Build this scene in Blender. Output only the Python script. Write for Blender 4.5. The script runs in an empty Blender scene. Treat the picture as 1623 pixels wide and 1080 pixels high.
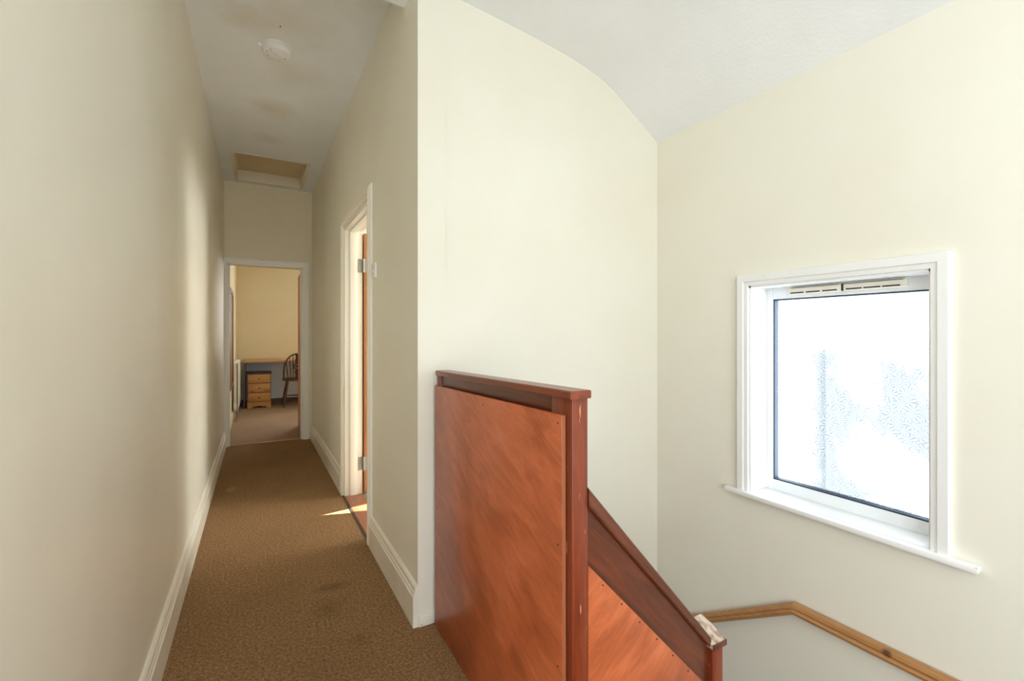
import bpy, math, random
from mathutils import Vector
random.seed(7)
C = bpy.context.scene.collection
S = bpy.context.scene

# ------------------------------------------------------------------ camera
CAM_H = 1.22
cd = bpy.data.cameras.new('camera'); cam = bpy.data.objects.new('camera', cd); C.objects.link(cam)
cam.location = (0, 0, CAM_H)
cam.rotation_euler = (math.radians(90), 0, math.radians(-29.2))
cd.sensor_fit = 'HORIZONTAL'; cd.sensor_width = 36.0
cd.lens = 36.0 * 721 / 1623
cd.shift_y = -11 / 1623
cd.clip_start = 0.02
S.camera = cam

# ------------------------------------------------------------------ world, lights, exposure
W = bpy.data.worlds.new('world'); S.world = W; W.use_nodes = True
bg = W.node_tree.nodes['Background']
bg.inputs[0].default_value = (0.845, 0.93, 1.0, 1); bg.inputs[1].default_value = 7.7
S.view_settings.view_transform = 'Standard'; S.view_settings.look = 'None'
S.view_settings.gamma = 1.0; S.view_settings.use_curve_mapping = False
S.view_settings.exposure = 0.06
S.cycles.max_bounces = 14; S.cycles.diffuse_bounces = 10; S.cycles.glossy_bounces = 4
S.cycles.transparent_max_bounces = 12
S.cycles.sample_clamp_indirect = 6.0
S.cycles.use_denoising = True

def area(name, loc, rot, sx, sy, power, col=(1, 1, 1), portal=False):
    l = bpy.data.lights.new(name, 'AREA'); l.shape = 'RECTANGLE'; l.size = sx; l.size_y = sy
    l.energy = power; l.color = col
    if portal: l.cycles.is_portal = True
    o = bpy.data.objects.new(name, l); C.objects.link(o); o.location = loc
    o.rotation_euler = [math.radians(a) for a in rot]
    return o
# daylight through the stair window, two added openings behind the camera, and the two rooms' windows
area('daylight_stair_window', (2.20, 0.965, 0.96), (0, 90, 0), 0.96, 0.66, 1, portal=True)
area('added_rear_opening_portal', (0.28, -2.06, 1.5), (90, 0, 0), 1.06, 2.0, 1, portal=True)
area('added_side_opening_portal', (-0.47, -1.1, 1.175), (0, -90, 0), 1.65, 1.1, 1, portal=True)
area('daylight_bedroom_window', (3.88, 2.6, 1.55), (0, 90, 0), 1.3, 1.0, 60, (1.0, 0.96, 0.86))
area('daylight_study_window', (1.9, 9.45, 1.6), (-90, 0, 0), 1.2, 1.2, 34, (1.0, 0.92, 0.74))
sl = bpy.data.lights.new('sun_beam', 'SPOT'); sl.energy = 150000; sl.spot_size = math.radians(9); sl.spot_blend = 0.1
sl.shadow_soft_size = 0.008; sl.color = (1.0, 0.95, 0.86)
so = bpy.data.objects.new('sun_beam', sl); C.objects.link(so)

# ------------------------------------------------------------------ materials
def mat(name, col, rough=0.6, spec=0.4):
    m = bpy.data.materials.new(name); m.use_nodes = True
    b = m.node_tree.nodes['Principled BSDF']
    b.inputs['Base Color'].default_value = (*col, 1); b.inputs['Roughness'].default_value = rough
    b.inputs['Specular IOR Level'].default_value = spec
    return m
def nd(m, t, **kw):
    n = m.node_tree.nodes.new(t)
    for k, v in kw.items():
        if k in n.inputs: n.inputs[k].default_value = v
        else: setattr(n, k, v)
    return n
def lk(m, a, b): m.node_tree.links.new(a, b)
def pos(m, scale=(1, 1, 1), rot=(0, 0, 0)):
    g = nd(m, 'ShaderNodeNewGeometry'); mp = nd(m, 'ShaderNodeMapping')
    mp.inputs['Scale'].default_value = scale; src_ = g.outputs['Position']
    if any(rot):
        m0 = nd(m, 'ShaderNodeMapping'); m0.inputs['Rotation'].default_value = rot
        lk(m, src_, m0.inputs['Vector']); src_ = m0.outputs['Vector']
    lk(m, src_, mp.inputs['Vector']); return mp.outputs['Vector']
def noise(m, vec, scale, detail=4, rough=0.55, dist=0.0):
    n = nd(m, 'ShaderNodeTexNoise', Scale=scale, Detail=detail, Roughness=rough, Distortion=dist)
    lk(m, vec, n.inputs['Vector']); return n.outputs['Fac']
def ramp(m, fac, stops):
    r = nd(m, 'ShaderNodeValToRGB'); e = r.color_ramp.elements
    while len(e) < len(stops): e.new(0.5)
    for i, (p, c) in enumerate(stops):
        e[i].position = p; e[i].color = (*c, 1) if len(c) == 3 else c
    lk(m, fac, r.inputs['Fac']); return r.outputs['Color']
def mixc(m, fac, a, b, mode='MIX'):
    n = nd(m, 'ShaderNodeMix'); n.data_type = 'RGBA'; n.blend_type = mode
    for s, v in ((0, fac), (6, a), (7, b)):
        if isinstance(v, (int, float)): n.inputs[s].default_value = v
        elif isinstance(v, tuple): n.inputs[s].default_value = (*v, 1)
        else: lk(m, v, n.inputs[s])
    return n.outputs[2]
def bump(m, h, strength=0.2, dist=0.01):
    b = nd(m, 'ShaderNodeBump', Strength=strength, Distance=dist); lk(m, h, b.inputs['Height'])
    lk(m, b.outputs['Normal'], m.node_tree.nodes['Principled BSDF'].inputs['Normal'])
def base(m, c): lk(m, c, m.node_tree.nodes['Principled BSDF'].inputs['Base Color'])
def math_(m, op, a, b=None, c=None):
    n = nd(m, 'ShaderNodeMath'); n.operation = op
    for i, v in enumerate((a, b, c)):
        if v is None: continue
        if isinstance(v, (int, float)): n.inputs[i].default_value = v
        else: lk(m, v, n.inputs[i])
    return n.outputs[0]
def spot_mask(m, centre, r0, r1, squash=(1, 1, 1)):
    """1 inside r0, 0 beyond r1, with a noisy edge"""
    g = nd(m, 'ShaderNodeNewGeometry')
    s = nd(m, 'ShaderNodeVectorMath'); s.operation = 'SUBTRACT'; lk(m, g.outputs['Position'], s.inputs[0]); s.inputs[1].default_value = centre
    q = nd(m, 'ShaderNodeVectorMath'); q.operation = 'MULTIPLY'; lk(m, s.outputs[0], q.inputs[0]); q.inputs[1].default_value = squash
    l = nd(m, 'ShaderNodeVectorMath'); l.operation = 'LENGTH'; lk(m, q.outputs[0], l.inputs[0])
    nz = noise(m, g.outputs['Position'], 9, 4)
    d = math_(m, 'ADD', l.outputs['Value'], math_(m, 'MULTIPLY', math_(m, 'SUBTRACT', nz, 0.5), r1 * 0.9))
    mr = nd(m, 'ShaderNodeMapRange'); mr.inputs[1].default_value = r0; mr.inputs[2].default_value = r1
    mr.inputs[3].default_value = 1; mr.inputs[4].default_value = 0; lk(m, d, mr.inputs[0]); return mr.outputs[0]

def paint(name, col, rough=0.55, var=0.04, stains=()):
    m = mat(name, col, rough, 0.35)
    v = pos(m); n = noise(m, v, 1.7, 5)
    dk = tuple(c * (1 - var * (1 + i * 0.6)) for i, c in enumerate(col))
    c = ramp(m, n, [(0.38, dk), (0.62, col)])
    for cen, r0, r1, sq, sc, amt in stains:
        c = mixc(m, math_(m, 'MULTIPLY', spot_mask(m, cen, r0, r1, sq), amt), c, sc)
    base(m, c)
    bump(m, noise(m, v, 55, 3), 0.06, 0.004)
    return m
CREAM = (0.825, 0.800, 0.700)
M = {}
M['wall'] = paint('cream_wall_paint', CREAM, 0.5, 0.025)
M['wall_l'] = paint('cream_wall_paint_grubby', CREAM, 0.36, 0.035, stains=[
    ((-.315, 2.55, 1.25), .05, .5, (1, 1, .9), (.62, .52, .33), .22),
    ((-.315, 3.0, 1.0), .05, .45, (1, 1, .7), (.58, .48, .30), .22),
    ((-.315, 3.5, 1.7), .05, .4, (1, 1, .7), (.60, .50, .33), .15)])
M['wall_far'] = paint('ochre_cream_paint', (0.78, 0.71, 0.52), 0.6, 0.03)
M['wall_e'] = paint('cream_paint_warm_light_tint', (.79, .72, .53), .5, .03)  # wall cream yellowed to stand for warm light at the corridor end
M['wall_w'] = paint('white_render', (.82, .82, .80), .8, .03)
M['grey_blue'] = paint('pale_grey_blue_paint', (0.76, 0.80, 0.86), 0.6, 0.03)
def ceiling_mat(name, col, stains=(), bs=.2):
    m = mat(name, col, 0.8, 0.2); v = pos(m)
    n = noise(m, v, 2.2, 5)
    c = ramp(m, n, [(0.35, tuple(x * 0.955 for x in col)), (0.62, col)])
    for cen, r0, r1, sq, sc, amt in stains:
        c = mixc(m, math_(m, 'MULTIPLY', spot_mask(m, cen, r0, r1, sq), amt), c, sc)
    base(m, c); bump(m, noise(m, v, 62, 6, 0.65), bs, 0.012); return m
BR = (.60, .50, .36)
M['ceil'] = ceiling_mat('white_textured_ceiling', (0.89, 0.905, 0.915))
M['ceil_c'] = ceiling_mat('white_textured_ceiling_stained', (0.84, 0.86, 0.88), bs=.45, stains=[
    ((.12, 2.68, 2.86), .02, .32, (1, 1.2, 1), BR, .30), ((-.06, 2.75, 2.86), .02, .16, (1, 1, 1), BR, .3),
    ((.10, 3.75, 2.86), .02, .20, (1, 1, 1), BR, .45), ((.08, 4.35, 2.86), .02, .14, (1, 1, 1), BR, .30),
    ((.22, 3.2, 2.86), .02, .22, (1, 1, 1), BR, .25)])
M['gloss'] = mat('white_gloss_warm_light_tint', (.80, .775, .72), .32, .5)  # cream tone of the gloss carries the warm corridor light
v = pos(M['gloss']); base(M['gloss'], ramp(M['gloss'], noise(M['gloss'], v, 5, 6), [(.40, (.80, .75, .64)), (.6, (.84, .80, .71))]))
M['gloss_chip'] = mat('chipped_white_gloss_paint', (.80, .775, .72), .34, .5)
m = M['gloss_chip']; v = pos(m)
cc = ramp(m, noise(m, v, 5, 6), [(.40, (.79, .74, .63)), (.6, (.84, .80, .71))])  # same warm-light tint as the plain gloss
base(m, mixc(m, ramp(m, noise(m, v, 60, 2), [(.755, (0, 0, 0)), (.775, (1, 1, 1))]), cc, (.10, .07, .05)))
M['door_paint'] = mat('joinery_cream_warm_light_tint', (.84, .80, .70), .36, .5)  # cream deepened, warm cast of the corridor light put into the colour
M['upvc'] = mat('white_window_plastic', (.86, .88, .90), .28, .5)
M['sill'] = mat('white_sill_gloss', (.85, .85, .84), .25, .5)
m = M['sill']; v = pos(m)
base(m, mixc(m, ramp(m, noise(m, v, 45, 3), [(.74, (0, 0, 0)), (.76, (1, 1, 1))]), (.85, .85, .84), (.45, .40, .33)))
M['gasket'] = mat('dark_rubber_gasket', (.035, .055, .085), .5)
M['vent'] = mat('cream_plastic_vent', (.80, .77, .66), .4)
M['dark'] = mat('dark_slot', (.03, .028, .025), .7)
M['plastic'] = mat('white_plastic', (.84, .85, .85), .35)
M['plastic_b'] = mat('yellowed_white_plastic', (.84, .83, .77), .35)
M['hatch'] = paint('beige_hatch_board', (.68, .56, .37), .6, .05)
M['steel'] = mat('tarnished_steel', (.36, .34, .31), .38); M['steel'].node_tree.nodes['Principled BSDF'].inputs['Metallic'].default_value = .8
M['iron'] = mat('black_iron', (.03, .025, .02), .5)
M['rad'] = mat('white_radiator_enamel', (.80, .80, .76), .3)
M['plug'] = mat('grey_carpet_edge', (.03, .028, .026), .8)

def wood(name, c0, c1, axis='Z', rough=0.35, scale=1.0, knots=None, wear=None, coat=0.0, rot=(0, 0, 0)):
    m = mat(name, c0, rough, 0.5)
    sc = {'X': (1.2, 16, 16), 'Y': (16, 1.2, 16), 'Z': (16, 16, 1.2)}[axis]
    v = pos(m, tuple(s * scale for s in sc), rot)
    n = noise(m, v, 2.2, 6, 0.6, 0.6)
    fine = noise(m, pos(m, tuple(s * scale * 5 for s in sc), rot), 3, 3)
    mixn = math_(m, 'ADD', math_(m, 'MULTIPLY', n, .75), math_(m, 'MULTIPLY', fine, .25))
    c = ramp(m, mixn, [(.33, c0), (.66, c1)])
    if knots:
        vn = nd(m, 'ShaderNodeTexVoronoi', Scale=knots[1]); lk(m, pos(m, knots[2] if len(knots) > 2 else (1, 1, 1)), vn.inputs['Vector'])
        c = mixc(m, ramp(m, vn.outputs['Distance'], [(.06, (1, 1, 1)), (.13, (0, 0, 0))]), c, knots[0])
    if wear:
        c = mixc(m, ramp(m, noise(m, pos(m, (30, 30, 5)), 3, 5), [(.66, (0, 0, 0)), (.72, (1, 1, 1))]), c, wear)
    base(m, c); bump(m, fine, .12, .002)
    b = m.node_tree.nodes['Principled BSDF']; b.inputs['Coat Weight'].default_value = coat; b.inputs['Coat Roughness'].default_value = .2
    return m
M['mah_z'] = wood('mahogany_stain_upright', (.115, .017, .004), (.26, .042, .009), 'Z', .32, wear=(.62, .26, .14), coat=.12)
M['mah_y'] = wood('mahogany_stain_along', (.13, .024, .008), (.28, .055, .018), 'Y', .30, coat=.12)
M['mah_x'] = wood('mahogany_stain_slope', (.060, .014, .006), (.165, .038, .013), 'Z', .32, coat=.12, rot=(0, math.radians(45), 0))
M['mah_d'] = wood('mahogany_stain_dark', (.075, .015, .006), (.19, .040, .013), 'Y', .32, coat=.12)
M['pine_y'] = wood('waxed_pine_rail', (.33, .150, .050), (.52, .265, .098), 'Y', .42, knots=((.12, .05, .02), 7, (1, 1, 1)))
M['pine_z'] = wood('varnished_pine_door', (.36, .135, .040), (.58, .25, .080), 'Z', .4, knots=((.20, .06, .02), 6, (1, 1, .6)), wear=(.66, .42, .26))
M['pine_f'] = wood('orange_pine_drawers', (.42, .19, .045), (.60, .31, .085), 'X', .4, knots=((.09, .03, .01), 8, (1, .2, 1.3)))
M['oak_x'] = wood('light_wood_desktop', (.46, .25, .105), (.60, .36, .17), 'X', .45)
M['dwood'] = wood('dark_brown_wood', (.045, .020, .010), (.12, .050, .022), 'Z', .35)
M['dwood_b'] = wood('brown_board_wood', (.16, .062, .022), (.30, .125, .045), 'Z', .4)
M['thresh'] = wood('red_brown_threshold', (.24, .075, .034), (.40, .14, .065), 'Y', .35)

def panelmat(name, rot):
    m = mat(name, (.5, .12, .04), .38, .5)
    v = pos(m, (1, 1, 1), rot)
    big = noise(m, v, 2.3, 4, .5, 1.2)
    st = noise(m, pos(m, (2, 2, 9), rot), 2.6, 6, .6, .9)
    f = math_(m, 'ADD', math_(m, 'MULTIPLY', big, .55), math_(m, 'MULTIPLY', st, .45))
    c = ramp(m, f, [(.36, (.29, .056, .014)), (.47, (.43, .094, .025)), (.56, (.56, .135, .045)), (.68, (.64, .19, .09))])
    fine = noise(m, pos(m, (6, 6, 60), rot), 4, 4)
    c = mixc(m, .16, c, ramp(m, fine, [(.3, (.30, .06, .02)), (.7, (.75, .26, .13))]))
    base(m, c); bump(m, fine, .06, .002)
    b = m.node_tree.nodes['Principled BSDF']; b.inputs['Coat Weight'].default_value = .15; b.inputs['Coat Roughness'].default_value = .3
    return m
M['panel'] = panelmat('orange_stained_plywood', (math.radians(-22), 0, 0))
M['panel2'] = panelmat('orange_stained_plywood_slope', (0, math.radians(42), 0))
M['ply_edge'] = mat('raw_plywood_edge', (.34, .12, .05), .6)
M['flaked'] = mat('flaking_white_paint_on_wood', (.7, .6, .5), .6)
m = M['flaked']; base(m, ramp(m, noise(m, pos(m, (40, 14, 40)), 1.6, 5), [(.36, (.25, .14, .10)), (.5, (.52, .40, .31)), (.68, (.70, .60, .50))]))

def carpet(name, c0, c1, c2, stains=()):
    m = mat(name, c1, .95, .1)
    v = pos(m)
    n = noise(m, v, 260, 3, .7); n2 = noise(m, v, 95, 3, .7); n3 = noise(m, v, 1.6, 4)
    f = math_(m, 'ADD', math_(m, 'MULTIPLY', n, .5), math_(m, 'MULTIPLY', n2, .5))
    c = ramp(m, f, [(.38, c0), (.5, c1), (.62, c2)])
    c = mixc(m, ramp(m, n3, [(.42, (0, 0, 0)), (.62, (.22, .22, .22))]), c, tuple(x * .55 for x in c1))
    for cen, r0, r1, sq, sc, amt in stains:
        c = mixc(m, math_(m, 'MULTIPLY', spot_mask(m, cen, r0, r1, sq), amt), c, sc)
    base(m, c); bump(m, f, .55, .006); return m
DK = (.10, .055, .025)
M['carpet'] = carpet('brown_cord_carpet', (.125, .068, .030), (.27, .152, .070), (.46, .29, .155), stains=[
    ((.32, 2.33, 0), .0, .07, (.6, 1.3, 1), DK, .55), ((.27, 2.16, 0), .0, .08, (.9, .8, 1), DK, .42),
    ((.36, 1.88, 0), .0, .06, (1, 1, 1), DK, .3),
    ((-.18, 4.18, 0), .0, .05, (1, .6, 1), (.42, .30, .18), .6)])
M['carpet2'] = carpet('beige_brown_carpet', (.20, .135, .095), (.36, .25, .175), (.50, .37, .27))
M['board'] = carpet('grey_beige_carpet', (.25, .23, .20), (.36, .33, .29), (.46, .43, .38))

# obscured glass: clear-ish sheet with a fern-like moulded pattern
m = bpy.data.materials.new('obscured_patterned_glass'); m.use_nodes = True; M['glass'] = m
nt = m.node_tree; nt.nodes.clear()
out = nd(m, 'ShaderNodeOutputMaterial')
vec = pos(m)
vo = nd(m, 'ShaderNodeTexVoronoi', Scale=34); lk(m, vec, vo.inputs['Vector'])
wv = nd(m, 'ShaderNodeTexWave', Scale=95, Distortion=10); wv.inputs['Detail'].default_value = 2; wv.wave_type = 'RINGS'
sb = nd(m, 'ShaderNodeVectorMath'); sb.operation = 'SUBTRACT'; lk(m, vec, sb.inputs[0]); lk(m, vo.outputs['Position'], sb.inputs[1])
sp = nd(m, 'ShaderNodeSeparateXYZ'); lk(m, sb.outputs[0], sp.inputs[0])
ang = math_(m, 'ARCTAN2', sp.outputs['Z'], sp.outputs['Y'])
rays = math_(m, 'SINE', math_(m, 'MULTIPLY_ADD', ang, 9.0, math_(m, 'MULTIPLY', vo.outputs['Distance'], 3.0)))
pat = ramp(m, rays, [(0.2, (1, 1, 1)), (0.8, (.0, .0, .0))])
dens = ramp(m, noise(m, vec, 3.6, 3), [(.26, (0, 0, 0)), (.56, (1, 1, 1))])
gp = nd(m, 'ShaderNodeSeparateXYZ'); lk(m, vec, gp.inputs[0])
def mrange(v, a, b_):
    n = nd(m, 'ShaderNodeMapRange'); n.inputs[1].default_value = a; n.inputs[2].default_value = b_; lk(m, v, n.inputs[0]); return n.outputs[0]
dens = mixc(m, 1.0, dens, mixc(m, 1.0, mrange(gp.outputs['Y'], 1.22, 1.05), mrange(gp.outputs['Z'], 1.38, 1.12), 'MULTIPLY'), 'MULTIPLY')
amount = mixc(m, 1.0, dens, mixc(m, 1.0, (1, 1, 1), pat, 'SUBTRACT'), 'MULTIPLY')
tcol = mixc(m, amount, mixc(m, dens, (.985, .99, 1.0), (.42, .43, .44)), (.285, .305, .325))

tr = nd(m, 'ShaderNodeBsdfTransparent'); lk(m, tcol, tr.inputs['Color'])
gl = nd(m, 'ShaderNodeBsdfGlossy', Roughness=.25); gl.inputs['Color'].default_value = (.9, .95, 1, 1)
bp = nd(m, 'ShaderNodeBump', Strength=.5, Distance=.004); lk(m, rays, bp.inputs['Height']); lk(m, bp.outputs['Normal'], gl.inputs['Normal'])
mx = nd(m, 'ShaderNodeMixShader'); mx.inputs[0].default_value = .06
lk(m, tr.outputs[0], mx.inputs[1]); lk(m, gl.outputs[0], mx.inputs[2]); lk(m, mx.outputs[0], out.inputs['Surface'])

# ------------------------------------------------------------------ mesh helpers
class MB:
    def __init__(s, tf=None): s.v = []; s.f = []; s.tf = tf
    def add(s, vs, fs):
        n = len(s.v); s.v += [Vector(p) for p in vs]; s.f += [tuple(n + i for i in f) for f in fs]; return s
    def box(s, x0, x1, y0, y1, z0, z1):
        return s.add([(x0, y0, z0), (x1, y0, z0), (x1, y1, z0), (x0, y1, z0), (x0, y0, z1), (x1, y0, z1), (x1, y1, z1), (x0, y1, z1)],
                     [(0, 3, 2, 1), (4, 5, 6, 7), (0, 1, 5, 4), (1, 2, 6, 5), (2, 3, 7, 6), (3, 0, 4, 7)])
    def prism(s, poly, vec):
        n = len(poly); V = Vector(vec); a = [Vector(p) for p in poly]
        return s.add(a + [p + V for p in a], [tuple(range(n))[::-1], tuple(range(n, 2 * n))] + [(i, (i + 1) % n, n + (i + 1) % n, n + i) for i in range(n)])
    def loft(s, rings, caps=True, close=False):
        n = len(rings[0]); vs = [p for r in rings for p in r]; fs = []
        R = len(rings)
        for k in range(R if close else R - 1):
            a, b = k * n, ((k + 1) % R) * n
            fs += [(a + i, a + (i + 1) % n, b + (i + 1) % n, b + i) for i in range(n)]
        if caps and not close: fs += [tuple(range(n))[::-1], tuple(range((R - 1) * n, R * n))]
        return s.add(vs, fs)
    def tube(s, pts, rad, n=12, close=False):
        pts = [Vector(p) for p in pts]; rad = rad if isinstance(rad, (list, tuple)) else [rad] * len(pts)
        up = None; rings = []
        for i, p in enumerate(pts):
            if close: d = pts[(i + 1) % len(pts)] - pts[i - 1]
            else: d = pts[min(i + 1, len(pts) - 1)] - pts[max(i - 1, 0)]
            d.normalize()
            if up is None: up = Vector((0, 0, 1)) if abs(d.z) < .9 else Vector((1, 0, 0))
            a = d.cross(up).normalized(); b = a.cross(d).normalized(); up = b
            rings.append([p + (a * math.cos(t) + b * math.sin(t)) * rad[i] for t in [2 * math.pi * k / n for k in range(n)]])
        return s.loft(rings, close=close)
    def lathe(s, prof, c, axis='Z', n=32):
        rings = []
        for r, h in prof:
            ring = []
            for k in range(n):
                t = 2 * math.pi * k / n; a, b = r * math.cos(t), r * math.sin(t)
                ring.append({'Z': (c[0] + a, c[1] + b, c[2] + h), 'X': (c[0] + h, c[1] + a, c[2] + b), 'Y': (c[0] + a, c[1] + h, c[2] + b)}[axis])
            rings.append(ring)
        return s.loft(rings)
    def build(s, name, m, parent=None, bevel=0, smooth=None, seg=2):
        vs = [Vector(s.tf(p)) if s.tf else p for p in s.v]
        o0 = parent_world(parent) if parent else Vector((0, 0, 0))
        me = bpy.data.meshes.new(name); me.from_pydata([tuple(p - o0) for p in vs], [], s.f); me.validate(); me.update()
        import bmesh
        bm = bmesh.new(); bm.from_mesh(me); bmesh.ops.recalc_face_normals(bm, faces=bm.faces)
        if bevel:
            es = [e for e in bm.edges if len(e.link_faces) == 2 and e.calc_face_angle(0) > math.radians(35)]
            bmesh.ops.bevel(bm, geom=es, offset=bevel, segments=seg, profile=.5, affect='EDGES', clamp_overlap=True)
        bm.to_mesh(me); bm.free()
        me.materials.append(m)
        if smooth or bevel:
            me.shade_smooth()
            try: me.set_sharp_from_angle(angle=math.radians(smooth or 40))
            except Exception: pass
        o = bpy.data.objects.new(name, me); C.objects.link(o)
        if parent: o.parent = parent
        return o
def parent_world(p):
    v = Vector((0, 0, 0))
    while p: v += Vector(p.location); p = p.parent
    return v
def tag(o, label=None, cat=None, group=None, kind=None):
    if label: o['label'] = label
    if cat: o['category'] = cat
    if group: o['group'] = group
    if kind: o['kind'] = kind
    return o
def empty(name, loc=(0, 0, 0), **kw):
    o = bpy.data.objects.new(name, None); C.objects.link(o); o.location = loc; o.empty_display_size = .1
    return tag(o, **kw)
def struct(o): o['kind'] = 'structure'; return o

# ------------------------------------------------------------------ key planes
XL = -.315                       # corridor left wall
YC = 1.84                        # stairwell cross wall
XW = 1.966                       # window wall
YE = 5.75                        # corridor end wall
def XR(y): return .58 - .03 * (y - YC) / 3.91     # right wall runs very slightly inwards
rt = lambda p: (p[0] + XR(p[1]), p[1], p[2])
YB = -1.9                        # wall behind the camera
ZC = 2.86                        # corridor ceiling
ZF = -2.6                        # hall floor below the stairs

# ------------------------------------------------------------------ shell
b = MB(); b.box(-.45, .70, YB, 1.96, -.25, 0).box(-.45, .58, 1.96, YE + .06, -.25, 0).box(.70, XW + .1, YB, -.75, -.25, 0)
struct(b.build('floor', M['carpet']))
struct(MB().box(-.45, 3.3, YE + .06, 9.3, -.25, 0).build('floor_study', M['carpet2']))
struct(MB().box(.70, 3.9, 1.96, 5.69, -.25, -.004).build('floor_bedroom', M['board']))
struct(MB().box(XL - .14, XL, YB - .1, -1.65, -.25, 3.1).box(XL - .14, XL, -1.65, -.55, 2.0, 3.1).box(XL - .14, XL, -1.65, -.55, -.25, .35).box(XL - .14, XL, -.55, YE + .12, -.25, 3.1).build('wall_left', M['wall_l']))  # unseen side opening behind the camera, added to brighten the window wall
# right corridor wall with the bedroom doorway (local x = distance behind the wall face)
DY0, DY1, DZ = 2.735, 3.60, 2.02
b = MB(rt); b.box(0, .125, YC, DY0, -.2, 3.1).box(0, .125, DY1, YE + .12, -.2, 3.1).box(0, .125, DY0, DY1, DZ, 3.1).box(.0, .125, DY0, DY1, -.2, -.006)
struct(b.build('wall_right', M['wall']))
struct(MB().box(.7045, XW + .1, YC, YC + .12, -.2, 3.1).box(.62, XW + .1, YC, YC + .12, ZF - .1, -.2).build('wall_stair', M['wall']))
# window wall
WY0, WY1, WZ0, WZ1 = .641, 1.288, .478, 1.437
b = MB(); b.box(XW, XW + .19, YB, WY0, ZF - .1, 3.1).box(XW, XW + .19, WY1, YC + .12, ZF - .1, 3.1)
b.box(XW, XW + .19, WY0, WY1, ZF - .1, WZ0).box(XW, XW + .19, WY0, WY1, WZ1, 3.1)
struct(b.build('wall_window', M['wall']))
# end wall with the study doorway
EX0, EX1, EZ = -.301, .468, 1.99
b = MB(); b.box(XL - .14, EX0, YE, YE + .12, -.2, 3.1).box(EX1, .72, YE, YE + .12, -.2, 3.1).box(EX0, EX1, YE, YE + .12, EZ, 3.1)
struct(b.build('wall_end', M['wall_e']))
# rear wall behind the camera with an unseen opening added to let in light
b = MB(); b.box(-.45, -.25, YB - .14, YB, -.2, 3.1).box(.81, XW + .19, YB - .14, YB, -.2, 3.1).box(-.25, .81, YB - .14, YB, -.2, .5).box(-.25, .81, YB - .14, YB, 2.5, 3.1)
struct(b.build('wall_rear', M['wall']))
# landing ceiling with cove towards the window wall
prof = [(XL - .1, 2.70), (.575, 2.692), (.764, 2.676), (.909, 2.660), (1.063, 2.642), (1.20, 2.624), (1.33, 2.604), (1.44, 2.580), (1.53, 2.555), (1.61, 2.522), (1.69, 2.476), (1.76, 2.430), (1.83, 2.385), (1.90, 2.340), (1.968, 2.297), (2.05, 2.24)]
def cr(p, n=5):
    o = []
    for i in range(len(p) - 1):
        p0, p1, p2, p3 = [Vector(p[max(0, min(len(p) - 1, j))]) for j in (i - 1, i, i + 1, i + 2)]
        for k in range(n):
            t = k / n; o.append(tuple(.5 * ((2 * p1) + (p2 - p0) * t + (2 * p0 - 5 * p1 + 4 * p2 - p3) * t * t + (3 * p1 - p0 - 3 * p2 + p3) * t ** 3)))
    return o + [tuple(p[-1])]
pp = cr(prof)
left_pts = [q for q in pp if q[0] <= .577] + [(.60, 2.690)]
b = MB()
b.prism([(x, YB, z) for x, z in left_pts] + [(.60, YB, 3.1), (XL - .1, YB, 3.1)], (0, 2.03 - YB, 0))
b.prism([(x, YB, z) for x, z in [(.60, 2.690)] + [q for q in pp if q[0] > .62]] + [(2.05, YB, 3.1), (.60, YB, 3.1)], (0, YC + .03 - YB, 0))
struct(b.build('ceiling', M['ceil'], smooth=30))
HX0, HX1, HY0, HY1 = -.215, .445, 4.79, 5.665
b = MB(); b.box(XL - .1, .72, 2.03, HY0, ZC, 3.1).box(XL - .1, .72, HY1, YE + .1, ZC, 3.1).box(XL - .1, HX0, HY0, HY1, ZC, 3.1).box(HX1, .72, HY0, HY1, ZC, 3.1)
struct(b.build('ceiling_corridor', M['ceil_c']))
# loft hatch
t = empty('loft_hatch', (.115, 5.23, ZC), label='beige recessed loft hatch in the ceiling above the far corridor doorway', cat='loft hatch')
b = MB(); w = .028
b.box(HX0, HX0 + w, HY0, HY1, ZC - .004, 3.06).box(HX1 - w, HX1, HY0, HY1, ZC - .004, 3.06).box(HX0 + w, HX1 - w, HY1 - w, HY1, ZC - .004, 3.06).box(HX0 + w, HX1 - w, HY0, HY0 + w, ZC - .004, 3.06)
b.build('hatch_frame', paint('cream_hatch_paint', (.76, .69, .54), .5), t, bevel=.003)
MB().box(HX0 + w + .002, HX1 - w - .002, HY0 + w, HY1 - w, 2.965, 2.985).build('hatch_board', M['hatch'], t)

# study beyond the end door
struct(MB().box(XL - .14, XL, YE + .12, 9.3, -.2, 2.7).build('wall_study_left', M['wall_far']))
b = MB(); b.box(XL - .14, 1.3, 9.13, 9.3, -.2, 2.7).box(2.5, 3.3, 9.13, 9.3, -.2, 2.7).box(1.3, 2.5, 9.13, 9.3, -.2, 1.0).box(1.3, 2.5, 9.13, 9.3, 2.2, 2.7)
struct(b.build('wall_study_back', M['wall_far']))
struct(MB().box(3.15, 3.3, YE + .12, 9.13, -.2, 2.7).build('wall_study_right', M['wall_far']))
struct(MB().box(.72, 3.3, YE, YE + .12, -.2, 2.7).build('wall_study_front', M['wall_far']))
struct(MB().box(XL - .14, 3.3, YE + .12, 9.3, 2.55, 2.75).build('ceiling_study', M['ceil']))
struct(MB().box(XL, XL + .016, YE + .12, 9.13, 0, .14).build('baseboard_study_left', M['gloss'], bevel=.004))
struct(MB().box(XL, 3.15, 9.115, 9.13, 0, .07).build('dark_strip_study_back', M['dwood']))  # low dark strip along the foot of the back wall
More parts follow.
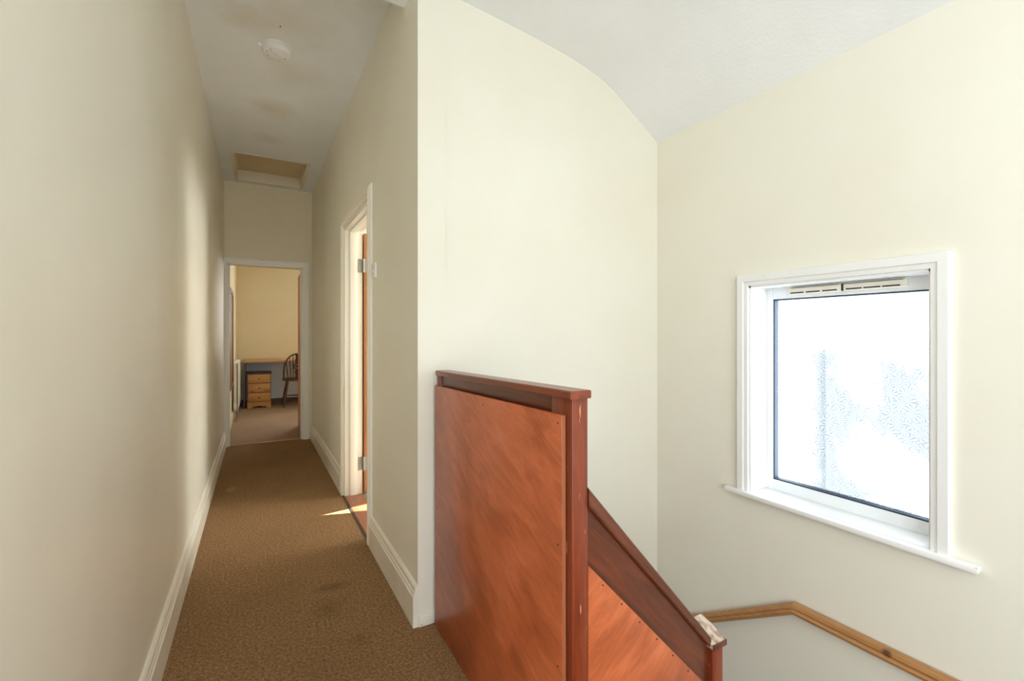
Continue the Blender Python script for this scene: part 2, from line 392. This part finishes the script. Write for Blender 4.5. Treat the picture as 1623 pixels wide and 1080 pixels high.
# bedroom through the right doorway
b = MB(); b.box(3.7, 3.85, 1.96, 2.1, -.2, 2.75).box(3.7, 3.85, 2.1, 3.1, -.2, .9).box(3.7, 3.85, 2.1, 3.1, 2.2, 2.75).box(3.7, 3.85, 3.1, 3.2, -.2, 2.75).box(3.7, 3.85, 3.2, 3.8, -.2, .8).box(3.7, 3.85, 3.2, 3.8, 2.5, 2.75).box(3.7, 3.85, 3.8, 4.2, -.2, 2.75)
b.box(3.7, 3.85, 4.2, 5.69, -.2, 2.75)
struct(b.build('wall_bedroom_window', M['wall']))
struct(MB().box(XW + .19, 3.9, YC + .08, YC + .118, -.2, 2.9).build('wall_bedroom_front', M['wall_w']))
struct(MB().box(.72, 3.85, 5.66, YE, -.2, 2.75).build('wall_bedroom_back', M['wall']))
struct(MB().box(.72, 3.85, 1.96, 5.66, 2.7, 2.8).build('ceiling_bedroom', M['ceil']))

# stairs: carpeted flight down to a half landing, then along the window wall
b = MB(); X0 = .70
for i in range(4): b.box(X0 + .115 * i, X0 + .115 * (i + 1) + .02, -.75, .86, -.2 * (i + 1) - .2, -.2 * (i + 1))
b.box(1.16, XW + .05, -.75, .96, -1.0, -.8)
for i in range(4): b.box(1.16, XW + .05, .96 + .2 * i, .96 + .2 * (i + 1) + .02, -.8 - .2 * (i + 1) - .2, -.8 - .2 * (i + 1))
struct(b.build('floor_stairs', M['carpet'], bevel=.012))
struct(MB().box(.66, .70, -.75, YC, ZF, -.002).build('wall_under_landing', M['wall']))
struct(MB().box(.66, XW + .1, -.82, -.75, ZF, -.25).build('wall_stair_near', M['wall']))
struct(MB().box(.5, XW + .2, -.85, 2.0, ZF - .12, ZF).build('floor_hall', M['carpet']))

# skirtings
def skirt(name, x, sgn, y0, y1, h, tf=None, m='gloss'):
    th = .020
    pr = [(0, 0), (th, 0), (th, h * .72), (th * .80, h * .75), (th * .85, h * .80), (th * .60, h * .86), (th * .62, h * .93), (th * .35, h * .985), (0, h)]
    b = MB(tf); b.prism([(x + sgn * a, y0, z) for a, z in pr], (0, y1 - y0, 0))
    return struct(b.build(name, M[m], smooth=25))
skirt('baseboard_left', XL, 1, -.55, YE, .165, m='gloss_chip')
skirt('baseboard_right', 0, -1, YC - .0, DY0 - .066, .175, rt, 'gloss_chip')
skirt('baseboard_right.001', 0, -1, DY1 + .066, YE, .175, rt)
struct(MB().box(.582, .664, YC - .008, YC, 0, .045).build('baseboard_stair', M['gloss_chip'], bevel=.003))

# architrave swept round a doorway: profile (across, out)
ARCH = [(0, 0), (0, .012), (.010, .014), (.014, .020), (.036, .022), (.040, .018), (.052, .019), (.060, .011), (.066, .009), (.066, 0)]
def architrave(inner, to3, zbot=0.0):
    """inner: a0, a1, top ; to3(a, z, out)"""
    a0, a1, zt = inner; rings = []
    for (a, z, da, dz) in ((a0, zbot, -1, 0), (a0, zt, -1, 1), (a1, zt, 1, 1), (a1, zbot, 1, 0)):
        rings.append([to3(a + da * w, z + dz * w, o) for w, o in ARCH])
    return rings
# door_1: doorway to the bedroom on the right
t = empty('door_1', (.65, 3.2, 0), kind='structure')
b = MB(rt); b.loft(architrave((DY0, DY1, DZ), lambda a, z, o: (-o, a, z))); b.build('architrave', M['door_paint'], t, smooth=25)
b = MB(rt)
b.box(-.001, .128, DY1 - .028, DY1 + .001, 0, DZ).box(-.001, .128, DY0 - .001, DY0 + .028, 0, DZ).box(-.001, .128, DY0, DY1, DZ - .028, DZ + .001)
b.box(.035, .085, DY1 - .040, DY1 - .028, 0, DZ - .028).box(.035, .085, DY0 + .028, DY0 + .040, 0, DZ - .028).box(.035, .085, DY0 + .028, DY1 - .028, DZ - .040, DZ - .028)
b.build('door_lining', M['door_paint'], t, bevel=.002)
# leaf folded right back into the room, its hinge edge towards us
leaf = MB(rt); lx0 = .137; ly0 = DY1 - .040
leaf.box(lx0, lx0 + .044, ly0, ly0 + .78, .012, DZ - .04)
lf = leaf.build('door_leaf', M['pine_z'], t, bevel=.002)
for hz in (.235, 1.735):
    b = MB(rt)
    b.box(.096, .127, DY1 - .031, DY1 - .0275, hz - .05, hz + .05)
    b.box(.141, .171, ly0 - .003, ly0 + .001, hz - .05, hz + .05)
    b.box(.125, .143, ly0 - .006, ly0 - .003, hz - .05, hz + .05)
    b.tube([(.132, ly0 - .008, hz - .052), (.132, ly0 - .008, hz + .052)], .0055, 12)
    for zz in (-.034, 0, .034):
        b.lathe([(.004, 0), (.003, -.002)], (.111, DY1 - .031, hz + zz), 'Y', 10); b.lathe([(.004, 0), (.003, -.002)], (.157, ly0 - .003, hz + zz), 'Y', 10)
    b.build('hinge', M['steel'], lf, smooth=40)
b = MB(rt); b.box(.0, .128, DY0, DY1, -.004, .006); struct(b.build('trim_1', M['thresh'], bevel=.002))
b = MB(rt); b.box(-.012, .0, DY0 + .0, DY1 - .0, -.001, .004); struct(b.build('trim_2', M['iron']))

# door_2: doorway to the study at the end
t = empty('door_2', (.08, YE, 0), kind='structure')
b = MB(); b.loft([[p for p in r] for r in architrave((EX0 + .012, EX1 - .012, EZ - .012), lambda a, z, o: (max(a, XL + .001), YE - o, z))])
b.build('architrave', M['door_paint'], t, smooth=25)
b = MB()
b.box(EX0 - .001, EX0 + .026, YE - .001, YE + .125, 0, EZ).box(EX1 - .026, EX1 + .001, YE - .001, YE + .125, 0, EZ).box(EX0, EX1, YE - .001, YE + .125, EZ - .022, EZ + .001)
b.box(EX0 + .026, EX0 + .038, YE + .03, YE + .085, 0, EZ - .022).box(EX1 - .036, EX1 - .026, YE + .03, YE + .085, 0, EZ - .022)
b.build('door_lining', M['door_paint'], t, bevel=.002)
# leaf opened into the study
hx, hy, an = EX1 - .020, YE + .135, math.radians(1.0)
def sw(p):
    a, c, z = p; return (hx + c * math.cos(an) + a * math.sin(an), hy + a * math.cos(an) - c * math.sin(an), z)
b = MB(sw); b.box(0, .70, 0, .036, .012, EZ - .035)
for (z0, z1) in ((.22, .85), (1.05, 1.85)): b.box(.11, .32, -.001, .0, z0, z1).box(.39, .60, -.001, .0, z0, z1)
lf = b.build('door_leaf', M['pine_z'], t, bevel=.002)
for hz in (.24, 1.72):
    b = MB(sw); b.box(.0, .03, -.003, 0, hz - .045, hz + .045); b.tube([(0, -.006, hz - .046), (0, -.006, hz + .046)], .006, 10)
    b.build('hinge', M['iron'], lf)
b.build('door_knob', M['iron'], lf, smooth=40)
struct(MB().box(EX0 + .02, EX1 - .02, YE + .045, YE + .07, -.001, .006).build('trim_3', M['oak_x'], bevel=.002))

# ------------------------------------------------------------------ window_1
t = empty('window_1', (XW, .965, .5), kind='structure')
XF = 2.085                                      # face of the plastic frame
b = MB()
for (y0, y1, z0, z1) in ((WY0, WY0 + .036, WZ0, WZ1), (WY1 - .036, WY1, WZ0, WZ1), (WY0 + .036, WY1 - .036, WZ0, .545), (WY0 + .036, WY1 - .036, 1.378, WZ1)):
    b.box(XF, XF + .07, y0, y1, z0, z1)
b.build('window_frame', M['upvc'], t, bevel=.004)
b = MB(); gy0, gy1, gz0, gz1, gx = WY0 + .036, WY1 - .036, .545, 1.378, XF + .006
for (y0, y1, z0, z1) in ((gy0, gy0 + .006, gz0, gz1), (gy1 - .006, gy1, gz0, gz1), (gy0, gy1, gz0, gz0 + .006), (gy0, gy1, gz1 - .006, gz1)):
    b.box(gx, gx + .03, y0, y1, z0, z1)
b.build('gasket', M['gasket'], t)
MB().box(gx + .018, gx + .024, gy0 + .002, gy1 - .002, gz0 + .002, gz1 - .002).build('pane', M['glass'], t)
# plastered reveal lining
b = MB(); b.box(XW - .003, XF + .001, WY0 - .001, WY0 + .008, .50, WZ1).box(XW - .003, XF + .001, WY1 - .008, WY1 + .001, .50, WZ1).box(XW - .003, XF + .001, WY0, WY1, WZ1 - .008, WZ1 + .001)
b.build('reveal_lining', M['sill'], t)
# architrave: two-step moulding, mitred top corners
WA = [(0, 0), (0, .016), (.016, .018), (.020, .024), (.046, .024), (.050, .019), (.050, 0)]
rings = []
for (a, z, da, dz) in ((WY0, .50, -1, 0), (WY0, WZ1, -1, 1), (WY1, WZ1, 1, 1), (WY1, .50, 1, 0)):
    rings.append([(XW - o, a + da * w, z + dz * w) for w, o in WA])
b = MB(); b.loft(rings); b.build('window_architrave', M['sill'], t, smooth=20)
b = MB(); b.box(XW - .040, XW, .520, 1.392, .478, .500).box(XW - .001, XF + .002, WY0 + .0, WY1 - .0, .4785, .4995)
b.build('window_sill', M['sill'], t, bevel=.005)
vt = MB()
vt.box(XF - .020, XF, .745, .952, 1.392, 1.420).box(XF - .020, XF, .960, 1.172, 1.392, 1.420)
vt.box(XF - .012, XF, .75, 1.168, 1.420, 1.426)
vo_ = vt.build('trickle_vent', M['vent'], t, bevel=.004)
b = MB()
for y0 in (.765, .826, .887, .975, 1.040, 1.105): b.box(XF - .0212, XF - .019, y0, y0 + .055, 1.397, 1.402)
b.box(XF - .018, XF - .002, .951, .961, 1.394, 1.422)
for y0 in (.76, .97): b.box(XF - .017, XF - .006, y0, y0 + .19, 1.4195, 1.4215)
b.build('vent_slots', M['dark'], vo_)

# ------------------------------------------------------------------ landing balustrade
t = empty('landing_balustrade', (.67, 1.35, 0), label='mahogany stained landing balustrade boarded with a large orange plywood sheet', cat='balustrade')
tilt = lambda y: 1.0835 - .016 * (y - .868) / .93          # cap rail top dips towards the wall
b = MB(); x0, x1 = .643, .705
ca = [(x0 + .002, -.020), (x0, -.017), (x0, -.003), (x0 + .003, 0), (x1 - .003, 0), (x1, -.003), (x1, -.017), (x1 - .002, -.020)]
b.loft([[(x, y, tilt(y) + z) for x, z in ca] for y in (.868, .872, 1.796, 1.80)]); b.build('cap_rail', M['mah_y'], t, smooth=30)
nw = MB().box(.657, .704, .880, .968, -.9, 1.064).build('newel_post', M['mah_z'], t, bevel=.002)
b = MB(); b.prism([(.670, .968, .60), (.670, 1.795, .60), (.670, 1.795, tilt(1.795) - .020), (.670, .968, tilt(.968) - .020)], (.022, 0, 0)); b.build('top_rail', M['mah_d'], t)
MB().box(.663, .700, 1.795, 1.838, -.05, tilt(1.8) - .020).build('wall_post', M['mah_z'], t, bevel=.002)
MB().box(.668, .698, .968, 1.795, -.05, .08).build('bottom_rail', M['mah_d'], t)
b = MB(); b.prism([(.645, .903, .002), (.645, 1.812, .002), (.645, 1.812, 1.004), (.645, .906, 1.021)], (.011, 0, 0))
pn = b.build('board_panel', M['panel'], t, bevel=.0015)
b = MB(); b.prism([(.6465, .9012, .003), (.6465, .9042, 1.0205), (.6545, .9042, 1.0205), (.6545, .9012, .003)][::1], (0, .0022, 0)); b.build('raw_edge', M['ply_edge'], pn)
for (y, z) in ((.922, 1.0), (.922, .70), (.922, .40), (.922, .1), (1.79, .95), (1.79, .5), (1.35, .985)): MB().lathe([(.0028, 0), (.002, -.0012)], (.6451, y, z), 'X', 8).build('nail_head', M['iron'], pn)

# stair balustrade
t = empty('stair_balustrade', (.93, .9, -.3), label='dark sloping stair rail over an orange board, running down from the landing post', cat='balustrade')
def ct(x): return .8457 - 1.132 * (x - .7027)             # cap top
def cb(x): return .798 - 1.098 * (x - .7027)
def rl(x): return .651 - 1.051 * (x - .7066)
xa, xb = .7045, 1.1555
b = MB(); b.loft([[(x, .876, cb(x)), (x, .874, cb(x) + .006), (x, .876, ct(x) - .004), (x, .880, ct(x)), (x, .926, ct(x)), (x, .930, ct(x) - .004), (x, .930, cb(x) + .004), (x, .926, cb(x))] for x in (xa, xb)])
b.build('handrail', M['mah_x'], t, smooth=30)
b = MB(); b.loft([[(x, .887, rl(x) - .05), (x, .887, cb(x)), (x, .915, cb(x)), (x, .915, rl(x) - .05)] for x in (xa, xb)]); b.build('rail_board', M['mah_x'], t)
b = MB(); b.loft([[(x, .878, rl(x) - .62), (x, .878, rl(x)), (x, .887, rl(x)), (x, .887, rl(x) - .62)] for x in (xa, xb)]); pn = b.build('board_panel', M['panel2'], t, bevel=.001)
for k in range(7):
    x = .75 + k * .062; MB().lathe([(.0028, 0), (.002, -.0012)], (x, .8781, rl(x) - .012), 'Y', 8).build('nail_head', M['iron'], pn)
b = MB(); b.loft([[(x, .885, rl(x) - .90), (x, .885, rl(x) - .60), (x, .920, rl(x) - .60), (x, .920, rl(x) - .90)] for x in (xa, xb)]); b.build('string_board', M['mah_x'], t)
MB().box(1.156, 1.203, .872, .950, -1.3, .302).build('newel_post', M['mah_z'], t, bevel=.002)
b = MB(); b.loft([[(1.151, y, z0), (1.151, y, z1 - .003), (1.154, y, z1), (1.205, y, z1 + .002), (1.210, y, z1 - .002), (1.210, y, z0 + .003), (1.206, y, z0)] for y, z0, z1 in ((.866, .300, .317), (.885, .301, .322), (.915, .301, .337), (.950, .301, .345), (.956, .301, .340))])
b.build('newel_cap', M['flaked'], t, smooth=35)
MB().box(1.150, 1.211, .8635, .8665, .299, .3165).build('cap_moulding', M['mah_x'], t, bevel=.001)

# handrail on the window wall
t = empty('wall_handrail', (1.93, 1.1, .08), label='waxed pine handrail fixed along the wall below the frosted window', cat='handrail')
rp = [(0, .004), (.004, 0), (.020, -.002), (.032, .006), (.036, .016), (.030, .024), (.034, .034), (.030, .044), (.018, .050), (.004, .048), (0, .044)]
xo = 1.958
def rail(name, pts, m):
    b = MB(); b.loft([[(xo - a, y, z - .047 + h) for a, h in rp] for y, z in pts]); return b.build(name, m, t, smooth=30)
rail('sloping_rail', [(1.835, -.385), (1.078, .102)], M['pine_y'])
rail('level_rail', [(1.078, .102), (-.74, .135)], M['pine_y'])
for y, z in ((1.72, -.345), (-.3, .09)): MB().box(xo - .002, XW + .001, y - .03, y + .03, z - .02, z + .02).build('rail_bracket', M['pine_y'], t)

# ------------------------------------------------------------------ small things on walls and ceiling
t = empty('smoke_alarm', (.09, 2.93, ZC), label='round white smoke alarm on the corridor ceiling', cat='smoke alarm')
cx, cy = .095, 2.93
b = MB(); b.lathe([(.076, 0), (.076, -.008), (.072, -.011), (.02, -.011)], (cx, cy, ZC), 'Z', 48); b.tube([(cx - .074, cy + .01, ZC - .005), (cx - .092, cy + .012, ZC - .005)], .012, 12); b.build('base_plate', M['plastic_b'], t, smooth=35)
b = MB(); b.lathe([(.069, -.011), (.0715, -.014), (.071, -.032), (.065, -.040), (.046, -.043), (.0455, -.0415), (.041, -.0415), (.040, -.045), (.022, -.047), (.0215, -.046), (.017, -.046), (.016, -.0475), (.001, -.048)], (cx, cy, ZC), 'Z', 48)
cv = b.build('cover', M['plastic'], t, smooth=28)
for a in (150, 190, 230, 30, 70): MB().lathe([(.0028, -.0385), (.0028, -.0435)], (cx + .05 * math.cos(math.radians(a)), cy + .05 * math.sin(math.radians(a)), ZC), 'Z', 8).build('sounder_hole', M['dark'], cv)
MB().lathe([(.003, .0), (.003, -.004)], (.105, 2.72, ZC), 'Z', 10).build('ceiling_hook', M['iron'])
tag(bpy.data.objects['ceiling_hook'], 'tiny dark screw left in the ceiling beside the smoke alarm', 'screw')

t = empty('light_switch', (.57, 2.61, 1.57), label='square cream light switch on the wall beside the right doorway', cat='light switch')
b = MB(rt); b.box(-.010, 0, 2.560, 2.645, 1.530, 1.614); b.build('switch_plate', M['plastic_b'], t, bevel=.003)
b = MB(rt); b.prism([(-.010, 2.592, 1.560), (-.0105, 2.592, 1.586), (-.017, 2.592, 1.562)], (0, .020, 0)); b.build('rocker', M['plastic'], t, bevel=.001)
b = MB(); b.tube([(XL, 5.62, 2.68), (XL + .022, 5.62, 2.68), (XL + .026, 5.62, 2.684)], .006, 10)
tag(b.build('wall_peg', M['plastic'], smooth=40), 'small white peg high on the left wall near the end', 'peg')

# ------------------------------------------------------------------ study furniture
t = empty('desk', (.9, 8.8, 0), label='long built-in desk with a light wood top along the far wall', cat='desk')
MB().box(-.205, 2.4, 8.50, 9.125, .745, .778).build('desktop', M['oak_x'], t, bevel=.003)
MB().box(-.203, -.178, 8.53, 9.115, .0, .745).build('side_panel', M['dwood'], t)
MB().box(-.178, 2.2, 9.09, 9.11, .48, .72).build('back_panel', M['grey_blue'], t, bevel=.002)
MB().box(-.178, 2.2, 9.118, 9.129, .07, .48).build('lower_panel', M['grey_blue'], t)  # pale grey-blue sheet on the wall below the back panel
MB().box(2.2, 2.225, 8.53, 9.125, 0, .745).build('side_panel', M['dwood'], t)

t = empty('drawer_unit', (.02, 8.75, 0), label='small orange pine three-drawer unit standing under the desk', cat='drawers')
ux0, ux1, uy = -.150, .192, 8.555
b = MB(); b.box(ux0, ux0 + .018, uy, uy + .40, .0, .555).box(ux1 - .018, ux1, uy, uy + .40, .0, .555).box(ux0, ux1, uy + .385, uy + .40, .03, .555)
for z in (.092, .250, .402, .545): b.box(ux0 + .018, ux1 - .018, uy + .004, uy + .385, z - .006, z + .006)
b.build('carcass', M['dwood_b'], t)
MB().box(ux0 - .014, ux1 + .014, uy - .016, uy + .41, .555, .575).build('top', M['dwood'], t, bevel=.004)
for z0, z1 in ((.100, .243), (.257, .395), (.409, .548)):
    d = MB().box(ux0 + .012, ux1 - .012, uy - .014, uy + .02, z0, z1).build('drawer', M['pine_f'], t, bevel=.004)
    MB().lathe([(.007, 0), (.007, -.012), (.014, -.018), (.015, -.026), (.008, -.032)], (.021, uy - .014, (z0 + z1) / 2), 'Y', 16).build('knob', M['dwood_b'], d, smooth=40)
pl = [(ux0, 0), (ux0 + .055, 0), (ux0 + .070, .012), (ux0 + .095, .028), (ux0 + .120, .018), (ux0 + .150, .030), (.021, .034), (ux1 - .150, .030), (ux1 - .120, .018), (ux1 - .095, .028), (ux1 - .070, .012), (ux1 - .055, 0), (ux1, 0), (ux1, .094), (ux0, .094)]
b = MB(); b.prism([(x, uy - .012, z) for x, z in pl], (0, .014, 0)); b.build('plinth', M['pine_f'], t)

# windsor chair with its back to the doorway, tucked to the desk
ch = empty('windsor_chair', (.56, 8.55, 0), label='dark wooden wheelback chair with its hooped back to the doorway', cat='chair')
cx, cy = .565, 8.36
def shp(n=40):
    o = []
    for k in range(n):
        a = 2 * math.pi * k / n; x = .205 * math.copysign(abs(math.cos(a)) ** .8, math.cos(a)); y = .20 * math.copysign(abs(math.sin(a)) ** .75, math.sin(a))
        o.append((x * (1 + .12 * y / .2), y))
    return o
so_ = shp()
b = MB(); b.loft([[(cx + x * s, cy + .19 + y * s, z) for x, y in so_] for s, z in ((.93, .428), (.99, .436), (1, .448), (.98, .458), (.92, .461), (.6, .452), (.2, .449))]); b.build('seat', M['dwood'], ch, smooth=45)
def hoop(a):
    x = -.205 * math.cos(a) * (1.0 if math.sin(a) > .5 else .92 + .08 * math.sin(a) / .5); z = .46 + .425 * math.sin(a) ** .72 if a not in (0, math.pi) else .455
    return (cx + x, cy + .03 - .115 * (z - .46) / .43, z)
hp = [hoop(max(0.0, min(math.pi, math.pi * k / 36))) for k in range(37)]
MB().tube(hp, .0125, 10).build('hoop', M['dwood'], ch, smooth=50)
for k, fx in enumerate((-.145, -.098, -.055, .055, .098, .145)):
    tx = fx * 1.12; a = math.acos(max(-1, min(1, -tx / .205))); tp = hoop(a)
    MB().tube([(cx + fx * .85, cy + .035, .452), (cx + (fx * .85 + tx) / 2, cy - .02, (.452 + tp[2]) / 2), tp], [.006, .0085, .006], 8).build('spindle', M['dwood'], ch, smooth=50)
b = MB()
zc = .675; yy = lambda z: cy + .03 - .115 * (z - .46) / .43
b.tube([(cx + .048 * math.cos(2 * math.pi * k / 24), yy(zc + .048 * math.sin(2 * math.pi * k / 24)), zc + .048 * math.sin(2 * math.pi * k / 24)) for k in range(24)], .008, 8, close=True)
for k in range(6):
    a = math.pi * k / 6; b.tube([(cx - .045 * math.cos(a), yy(zc), zc - .045 * math.sin(a)), (cx + .045 * math.cos(a), yy(zc), zc + .045 * math.sin(a))], .0045, 6)
b.lathe([(.013, -.006), (.013, .006)], (cx, yy(zc), zc), 'Y', 12)
b.loft([[(cx + s * w, yy(z) + dd, z) for s, dd in ((-1, -.005), (1, -.005), (1, .005), (-1, .005))] for z, w in ((.455, .028), (.53, .018), (.58, .030), (.628, .020))])
b.loft([[(cx + s * w, yy(z) + dd, z) for s, dd in ((-1, -.005), (1, -.005), (1, .005), (-1, .005))] for z, w in ((.722, .020), (.77, .030), (.82, .018), (.882, .026))])
b.build('splat', M['dwood'], ch, smooth=50)
LG = {}
for sx in (-1, 1):
    for sy in (0, 1):
        p0 = Vector((cx + sx * .125, cy + .07 + sy * .24, .435)); p1 = Vector((cx + sx * .195, cy + .00 + sy * .38, .0))
        fr = [0, .12, .2, .24, .3, .5, .62, .66, .72, .85, .97, 1]; rr = [.013, .017, .020, .014, .020, .019, .021, .014, .020, .016, .011, .010]
        MB().tube([p0.lerp(p1, f) for f in fr], rr, 12).build('leg', M['dwood'], ch, smooth=50); LG[(sx, sy)] = (p0, p1)
for sx in (-1, 1):
    a = LG[(sx, 0)][0].lerp(LG[(sx, 0)][1], .6); c = LG[(sx, 1)][0].lerp(LG[(sx, 1)][1], .6)
    MB().tube([a, a.lerp(c, .5), c], [.008, .013, .008], 10).build('stretcher', M['dwood'], ch, smooth=50)
a = LG[(-1, 0)][0].lerp(LG[(-1, 1)][0], .5); mids = [(LG[(s, 0)][0].lerp(LG[(s, 0)][1], .6) + LG[(s, 1)][0].lerp(LG[(s, 1)][1], .6)) / 2 for s in (-1, 1)]
MB().tube([mids[0], (mids[0] + mids[1]) / 2, mids[1]], [.008, .013, .008], 10).build('stretcher', M['dwood'], ch, smooth=50)

# radiator on the study's left wall
t = empty('radiator', (-.27, 8.0, 0), label='white panel radiator on the left wall of the far room', cat='radiator')
b = MB(); ry0, ry1 = 7.40, 8.46
n = 26; step = (ry1 - ry0) / n; pts = []
for k in range(n):
    y = ry0 + k * step; pts += [(-.243, y), (-.243, y + step * .35), (-.248, y + step * .5), (-.248, y + step * .85)]
pts += [(-.243, ry1), (-.255, ry1), (-.255, ry0)]
b.prism([(x, y, .13) for x, y in pts], (0, 0, .67)); b.build('front_panel', M['rad'], t)
MB().box(-.300, -.292, ry0, ry1, .13, .80).build('rear_panel', M['rad'], t)
b = MB(); b.box(-.302, -.243, ry0, ry0 + .004, .14, .80).box(-.302, -.243, ry1 - .004, ry1, .14, .80).box(-.302, -.241, ry0, ry1, .798, .804)
b.build('side_grille', M['plastic_b'], t, bevel=.001)
b = MB(); b.tube([(-.272, ry0 + .0, .165), (-.272, ry0 - .05, .165), (-.272, ry0 - .055, .16), (-.272, ry0 - .055, .0)], .0075, 10); b.build('pipe', M['steel'], t)
b = MB(); b.lathe([(.012, 0), (.012, .02), (.019, .024), (.020, .085), (.016, .092)], (-.272, ry0 - .055, .165), 'Z', 20); b.build('valve', M['plastic'], t, smooth=40)
b = MB(); b.lathe([(.013, .0), (.013, .02), (.006, .022)], (-.272, ry0 - .018, .735), 'Y', 14); b.build('bleed_valve', M['plastic'], t, smooth=40)
for y in (7.6, 8.2): MB().box(XL + .0005, -.300, y, y + .04, .3, .6).build('bracket', M['rad'], t)

t = empty('wall_board', (-.305, 7.05, 1.15), label='tall brown wood-framed board hanging on the left wall beyond the doorway', cat='board')
b = MB(); y0, y1, z0, z1, w = 6.45, 7.20, .52, 1.78, .05
b.box(XL, XL + .030, y0, y0 + w, z0, z1).box(XL, XL + .030, y1 - w, y1, z0, z1).box(XL, XL + .030, y0 + w, y1 - w, z0, z0 + w).box(XL, XL + .030, y0 + w, y1 - w, z1 - w, z1)
b.build('frame', M['dwood_b'], t, bevel=.003)
MB().box(XL, XL + .018, y0 + w, y1 - w, z0 + w, z1 - w).build('backing', M['dwood_b'], t)

# ------------------------------------------------------------------ spot as the sun, its wedge cut by added unseen panels
SUN = Vector((-1.0, -.15, -.70)).normalized()
cen = Vector((.60, 3.29, 0)); src = cen - SUN * 15
so.location = src; so.rotation_euler = SUN.to_track_quat('-Z', 'Y').to_euler()
XP = 3.62
def onplane(x, y):
    p = Vector((x, y, 0)); d = src - p; p = p + d * ((XP - x) / d.x); return p.y, p.z
(ay, az), (dy, dz) = onplane(.285, 3.307), onplane(.70, 3.185)
sl_ = (ay - dy) / (az - dz); zlow = az - (ay - 3.24) / sl_
t = empty('sun_gobo', (3.65, 3.5, 1.6), label='added unseen panels leaving a narrow wedge gap to shape the sun beam at the bedroom window', cat='sun_gobo')
MB().prism([(XP, ay, .5), (XP, 3.95, .5), (XP, 3.95, 2.66), (XP, ay, 2.66)], (.02, 0, 0)).build('gobo_panel', M['rad'], t)
MB().prism([(XP, 3.05, .5), (XP, 3.24, .5), (XP, 3.24, zlow), (XP, ay, az), (XP, ay, 2.66), (XP, 3.05, 2.66)], (.02, 0, 0)).build('gobo_panel', M['rad'], t)
